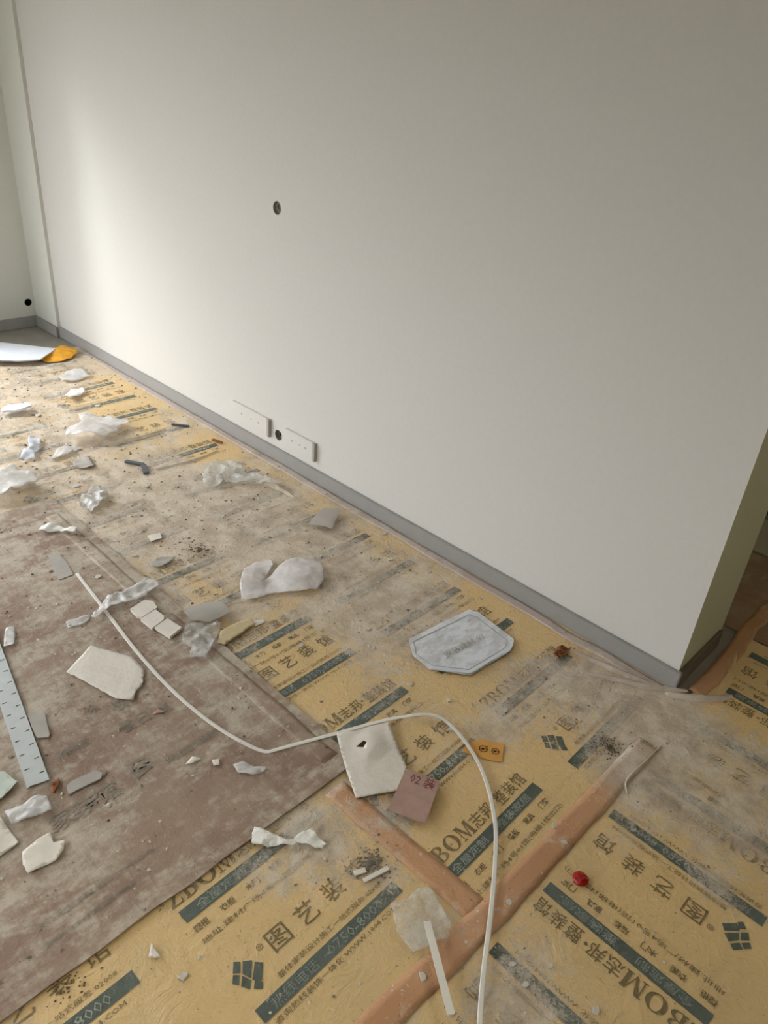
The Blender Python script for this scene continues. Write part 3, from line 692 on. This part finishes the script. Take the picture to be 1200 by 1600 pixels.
litter('foam_scrap', 'beige square scrap tucked against the right side of the perforated strip', 'scrap', [(44, 1120), (56, 1114), (70, 1117), (78, 1148), (76, 1153), (58, 1154), (50, 1138)], M['greycard'], ZB_, .002, 14, .002, .01, 47, .001)
litter('rusty_scrap', 'curled orange brown scrap at the tip of the perforated strip', 'scrap', [(79, 1232), (84, 1220), (93, 1215), (94, 1222), (90, 1234), (86, 1242), (80, 1240)], M['rust'], ZB_, .006, 30, .001, .005, 48, .001)
litter('white_scrap', 'two-part pale square scrap near the top end of the perforated strip', 'scrap', [(8, 988), (10, 982), (22, 979), (24, 992), (23, 1008), (6, 1011)], M['clear2'], ZB_, .004, 30, .001, .006, 49, .001)
litter('flat_strip', 'greyish flat strip stuck on the brown board beside the strap end', 'strip', [(74, 866), (92, 866), (104, 878), (114, 898), (92, 906), (82, 888)], M['greycard'], ZB_, 0, 5, .0008, .02, 50, .002)
litter('torn_film', 'torn clear piece on the brown board left of the foam sheet', 'scrap', [(364, 1196), (380, 1190), (396, 1198), (418, 1200), (412, 1206), (395, 1212), (372, 1208)], M['clear2'], ZB_, .005, 25, .0006, .006, 51, .002)
litter('white_scrap', 'small white triangular scrap on the yellow film near the board edge', 'scrap', [(237, 1474), (252, 1497), (232, 1496)], M['paper'], .004, .001, 20, .001, .006, 52, .0005)
litter('white_scrap', 'tiny pale triangular chip on the brown board under the torn paper', 'scrap', [(237, 1117), (247, 1108), (261, 1112)], M['pinkcard'], ZB_, .001, 20, .001, .006, 53, .0005)
litter('paper_chip', 'pale folded chip on the brown board, left of the strap bend', 'scrap', [(290, 1195), (300, 1183), (316, 1186), (300, 1194)], M['paper'], ZB_, .003, 20, .001, .006, 54, .0005)
litter('paper_chip', 'small cream chip on the brown board near the strap bend', 'scrap', [(331, 1188), (342, 1187), (344, 1196), (334, 1197)], M['paper'], ZB_, .003, 20, .001, .006, 55, .0005)
litter('white_scrap', 'pale flat scrap beyond the foil scrap, by the film end', 'scrap', [(92, 592), (104, 582), (130, 580), (142, 590), (118, 597), (98, 599)], M['clear2'], .004, .02, 8, .001, .015, 56, .003)
litter('white_scrap', 'bright small crumpled scrap in front of the pale flat scrap, far left', 'scrap', [(102, 621), (112, 613), (132, 610), (134, 616), (122, 622), (110, 625)], M['tissue'], .004, .02, 12, .001, .012, 57, .003)
litter('grey_scrap', 'grey leaf-like scrap on the far film before the folded white sheet, left one', 'scrap', [(76, 718), (92, 704), (116, 698), (128, 701), (106, 712), (84, 720)], M['clear2'], .004, .016, 12, .001, .01, 58, .003)
litter('grey_scrap', 'greyish square scrap on the far film before the folded white sheet, right one', 'scrap', [(114, 722), (124, 716), (140, 714), (147, 730), (132, 733), (116, 731)], M['greycard'], .004, .008, 14, .001, .01, 59, .002)
litter('grey_scrap', 'pale scrap half covering a printed bar, upper middle of the floor', 'scrap', [(230, 838), (250, 833), (253, 842), (236, 847)], M['paper'], .004, .003, 14, .002, .008, 60, .001)
litter('grey_scrap', 'torn greyish scrap above the bright end of the clear strip', 'scrap', [(232, 880), (252, 872), (274, 872), (268, 879), (250, 888), (236, 886)], M['greycard'], .004, .008, 14, .001, .008, 61, .002)
litter('grey_scrap', 'small white flake beside the large plastic bag', 'scrap', [(395, 972), (412, 968), (414, 973), (398, 979)], M['paper'], .004, .002, 14, .001, .008, 62, .001)
# dark tool, stick, clods
tl = bar('metal_bracket', 'dark bent metal piece on the far dusty film', 'metal piece', (196, 722), (224, 727), .02, .004, .008, M['darkmetal'])
o = box('bent_end', (0, -.012, 0), (.085, .012, .008), M['darkmetal'], tl, .002); o.location = ((fl(224, 727)-fl(196, 722)).length, 0, 0); o.rotation_euler.z = -.95
bar('dark_stick', 'thin dark stick near the skirting, far away', 'stick', (268, 664), (296, 667), .010, .004, .008, M['darkmetal'])
bar('dark_clip', 'small dark bent clip at the end of a printed bar', 'clip', (332, 688), (347, 693), .014, .004, .008, M['rust'])
def clods(name, lab, cat, px, py, rad, n, s0, s1, mat, seed, ztop=.003, kind='stuff'):
    rnd = random.Random(seed); vs = []; fs = []; c = fl(px, py)
    for k in range(n):
        r = rad*abs(rnd.gauss(0, .45)); a = rnd.uniform(0, math.tau); x, y = c.x+r*math.cos(a), c.y+r*math.sin(a); s = rnd.uniform(s0, s1)
        b = len(vs); ph = rnd.uniform(0, 6)
        for i in range(5): t = ph+i/5*math.tau; q = s*rnd.uniform(.6, 1.2); vs.append((x+q*math.cos(t), y+q*math.sin(t), ztop))
        vs.append((x, y, ztop+s*rnd.uniform(.5, 1.1)))
        for i in range(5): fs.append((b+i, b+(i+1) % 5, b+5))
    o = mesh(name, vs, fs, mat); tag(o, lab, cat, kind=kind); return o
clods('dirt_clump', 'dark crumbly dirt clump on the printed bar, right of centre near the tape', 'dirt', 952, 1168, .05, 200, .001, .003, M['crumbdark'], 1)
clods('dirt_clump', 'grey crumbly dirt beside the white offcuts in the foreground', 'dirt', 580, 1350, .06, 240, .0012, .0035, M['crumbgrey'], 2)
clods('dirt_clump', 'dark grit patch on the dusty film left of the large plastic bag', 'dirt', 310, 860, .10, 120, .001, .004, M['crumbdark'], 3)
clods('dirt_clump', 'dark grit along the edge of the brown board, lower left', 'dirt', 105, 1545, .05, 40, .0015, .003, M['crumbdark'], 4)
litter('brown_shard', 'curled rusty brown shard near the skirting, right of the octagonal card', 'shard', [(864, 1026), (870, 1014), (880, 1011), (892, 1015), (884, 1026), (872, 1033)], M['rust'], .004, .014, 40, .001, .004, 70, .001)
# scattered crumbs, uncountable
def crumbs(name, lab, n, s0, s1, mat, seed, flat):
    rnd = random.Random(seed); vs = []; fs = []; k = 0; tries = 0
    while k < n and tries < n*60:
        tries += 1
        x = rnd.uniform(-3.7, .95); y = rnd.uniform(-1.95, -.03)
        if x > .08: y = rnd.uniform(-1.9, .35)
        on_b = x < -.425 and y < -.91
        if x < -2.1 and on_b: on_b = False
        p = .25+max(0, dust(x, y)-.3)*1.6+.35*noise.noise(Vector((x*4, y*4, 2)))
        if x > .08: p *= .5
        if rnd.random() > p: continue
        s = rnd.uniform(s0, s1)*(rnd.random()**2*1.2+.5)*(1+.35*min(-x if x < 0 else 0, 3))*.9
        z = TB if on_b else .0026
        z = z+.0002; b = len(vs); ph = rnd.uniform(0, 6); m_ = 5
        el = rnd.uniform(.5, 1.)
        ca_, sa_ = math.cos(ph), math.sin(ph)
        for i in range(m_):
            t = i/m_*math.tau; q = s*rnd.uniform(.65, 1.2); u, v = q*math.cos(t), q*math.sin(t)*el
            vs.append((x+u*ca_-v*sa_, y+u*sa_+v*ca_, z))
        vs.append((x+rnd.uniform(-.3, .3)*s, y, z+s*rnd.uniform(flat, flat*2)))
        for i in range(m_): fs.append((b+i, b+(i+1) % m_, b+5))
        k += 1
    o = mesh(name, vs, fs, mat); tag(o, lab, 'crumbs', kind='stuff')
crumbs('plaster_crumbs', 'countless white plaster crumbs and flakes scattered over the floor', 2800, .0012, .0042, M['crumbwhite'], 11, .25)
crumbs('dirt_crumbs', 'countless dark grit crumbs scattered over the floor', 1100, .001, .0028, M['crumbdark'], 12, .5)
crumbs('grey_crumbs', 'countless grey plaster crumbs scattered over the floor', 1600, .0012, .0044, M['crumbgrey'], 13, .3)
# larger loose flakes: individuals
FL = [(862, 1070), (790, 1112), (706, 1140), (640, 1070), (1175, 1150), (1130, 1110), (865, 1292), (880, 1318), (795, 1410), (1070, 1180), (600, 835), (545, 930), (610, 875), (575, 985), (352, 985), (300, 640), (152, 635),
      (880, 975), (915, 990), (830, 1000), (500, 870), (470, 1010), (820, 1540), (800, 1508), (930, 1580), (860, 1512), (285, 1527), (660, 1528), (700, 1095), (1040, 1160), (60, 650), (210, 870), (155, 905), (120, 760), (230, 760)]
rnd = random.Random(5)
LM = [(165, 1050, 'torn cream paper'), (580, 1190, 'white foam sheet'), (647, 1245, 'pinkish cardboard square'), (720, 1005, 'octagonal white card'), (440, 905, 'large plastic bag'), (506, 815, 'curled card by the skirting'),
      (325, 962, 'bluish curled card'), (315, 1000, 'crinkled clear wrap'), (755, 1172, 'orange warning label'), (906, 1376, 'red wrapper'), (660, 1440, 'clear pouch'), (455, 1310, 'bow-like torn tissue'), (155, 675, 'folded white sheet'),
      (210, 725, 'bent metal piece'), (878, 1020, 'rusty shard'), (1055, 1060, 'wall end corner'), (960, 1165, 'dark dirt clump'), (470, 695, 'low wall plates'), (690, 1540, 'short white strip'), (900, 1290, 'middle of the long tape'), (205, 925, 'shiny plastic strip'), (145, 785, 'crumpled clear wrapper'), (25, 640, 'pale bag at the left edge'), (242, 1485, 'white triangle scrap'), (1150, 1460, 'printed logo at the right'), (255, 880, 'torn greyish scrap'), (115, 620, 'bright small scrap')]
used = set()
def flake_label(px, py):
    L = sorted(LM, key=lambda a: (a[0]-px)**2+(a[1]-py)**2)
    for a in L[:4]:
        dx, dy = px-a[0], py-a[1]
        d = ('right of' if dx > 0 else 'left of') if abs(dx) > abs(dy) else ('in front of' if dy > 0 else 'beyond')
        t = 'small pale plaster flake %s the %s' % (d, a[2])
        if t not in used: used.add(t); return t
    t = 'small pale plaster flake between the %s and the %s' % (L[0][2], L[1][2]); used.add(t); return t
flake_meshes = []
for k in range(6):
    n = rnd.choice((5, 6, 7)); pts_ = [(math.cos(i/n*math.tau)*rnd.uniform(.5, 1.1), math.sin(i/n*math.tau)*rnd.uniform(.35, .8)) for i in range(n)]
    vs = [(x, y, 0) for x, y in pts_]+[(x*.9, y*.9, .18+rnd.uniform(0, .12)) for x, y in pts_]
    fs = [tuple(range(n-1, -1, -1)), tuple(range(n, 2*n))]+[(i, (i+1) % n, n+(i+1) % n, n+i) for i in range(n)]
    me = bpy.data.meshes.new('flake'); me.from_pydata(vs, [], fs); me.materials.append(M['crumbwhite']); flake_meshes.append(me)
for k, (px, py) in enumerate(FL):
    p = fl(px, py); o = bpy.data.objects.new('plaster_flake', flake_meshes[k % 6]); COL.objects.link(o)
    s = rnd.uniform(.008, .013)*(1+.5*max(0, -p.x)*.6); o.scale = (s, s, s*.8); o.rotation_euler.z = rnd.uniform(0, 6)
    onb = p.x < -.43 and p.y < -.91 and p.x > -2.1
    o.location = (p.x, p.y, TB if onb else .0028)
    tag(o, flake_label(px, py), 'flake', 'loose plaster flakes on the floor')

# ------------------------------------------------------------------ folds of the film (real ridges)
def ridge(px, w, h, mat, parent, z=0.001):
    pts = smooth_path([fl(*p) for p in px], 2); vs = []; fs = []; n = len(pts); K = 7
    for i, p in enumerate(pts):
        t = (pts[min(i+1, n-1)]-pts[max(i-1, 0)]); t.z = 0; t.normalize(); nn = Vector((-t.y, t.x, 0)); e = math.sin(math.pi*min(1, max(0, (i+.15)/(n-.7))))**.6
        for k in range(K):
            s = k/(K-1)*2-1; wob = .25*noise.noise(Vector((i*.3, 0, px[0][0])))
            c = p+nn*w*(s+wob)*e; vs.append((c.x, c.y, z+hgt(c.x, c.y)*.8+h*e*(math.cos(s*math.pi)*.5+.5)**1.3))
    for i in range(n-1):
        for k in range(K-1): a = i*K+k; fs.append((a, a+1, a+K+1, a+K))
    o = mesh('fold', vs, fs, mat, parent, True); set_dust(o, lambda x, y: dust(x, y)+.12); return o
ridge([(905, 1050), (960, 1062), (1000, 1073), (1050, 1079), (1075, 1081)], .012, .012, M['clear_tape'], film1)
ridge([(895, 1018), (940, 1038), (990, 1060), (1035, 1074)], .014, .008, M['clear_tape'], film1)
ridge([(1038, 1084), (1070, 1090), (1110, 1093), (1145, 1088)], .016, .012, M['clear_tape'], film3)
ridge([(1034, 1165), (1010, 1190), (985, 1212), (976, 1225), (980, 1240)], .006, .006, M['film'], film3)
ridge([(340, 765), (380, 752), (420, 755), (460, 778)], .02, .012, M['film'], film1)
ridge([(240, 735), (300, 722), (340, 705)], .014, .008, M['film'], film1)
ridge([(130, 700), (200, 690), (260, 672)], .016, .010, M['film'], film1)
ridge([(1120, 1090), (1140, 1060), (1150, 1020)], .014, .010, M['film'], film3)

# ------------------------------------------------------------------ wall cover plates
def plate(a, b, lab):
    pA, pB = wl(*a), wl(*b); x0, x1 = pA.x, pB.x; z0, z1 = .096, .178
    t = thing = bpy.data.objects.new('cover_plate', None); COL.objects.link(t); t.location = ((x0+x1)/2, 0, (z0+z1)/2); tag(t, lab, 'wall plate')
    W2, H2 = (x1-x0)/2, (z1-z0)/2
    box('plate', (-W2, -.012, -H2), (W2, -.0005, H2), M['wall'], t, .002)
    box('side_box', (W2-.022, -.0115, -H2), (W2, -.0125+.0, H2), M['wall'], t)
    for s in (-.45, .1, .5): 
        o = box('screw', (W2*s-.003, -.0135, -.004), (W2*s+.003, -.0115, .004), M['greycard'], t, .001)
    box('edge_strip', (W2-.001, -.016, -H2), (W2+.014, -.0005, H2), M['greycard'], t, .001)
plate((366, 630), (421, 660), 'low white double cover plate on the wall, left of the lower round hole')
plate((448, 672), (492, 700), 'low white double cover plate on the wall, right of the lower round hole')
# smudge near the far corner is a shallow chip in the plaster
# dark cabinet beyond the passage
cb = bpy.data.objects.new('dark_cabinet', None); COL.objects.link(cb); cb.location = (-.4, 2.2, 0); tag(cb, 'dark cabinet in the unlit space beyond the wall end', 'cabinet')
box('body', (-1.2, -.85, .05), (1.4, 1.0, 2.1), M['cabinet'], cb, .004)
box('plinth', (-1.18, -.83, -.003), (1.38, .98, .05), M['dark'], cb)
for k in range(3): box('door', (-1.17+k*.86, -.868, .08), (-1.17+k*.86+.84, -.851, 2.07), M['cabinet'], cb, .003)
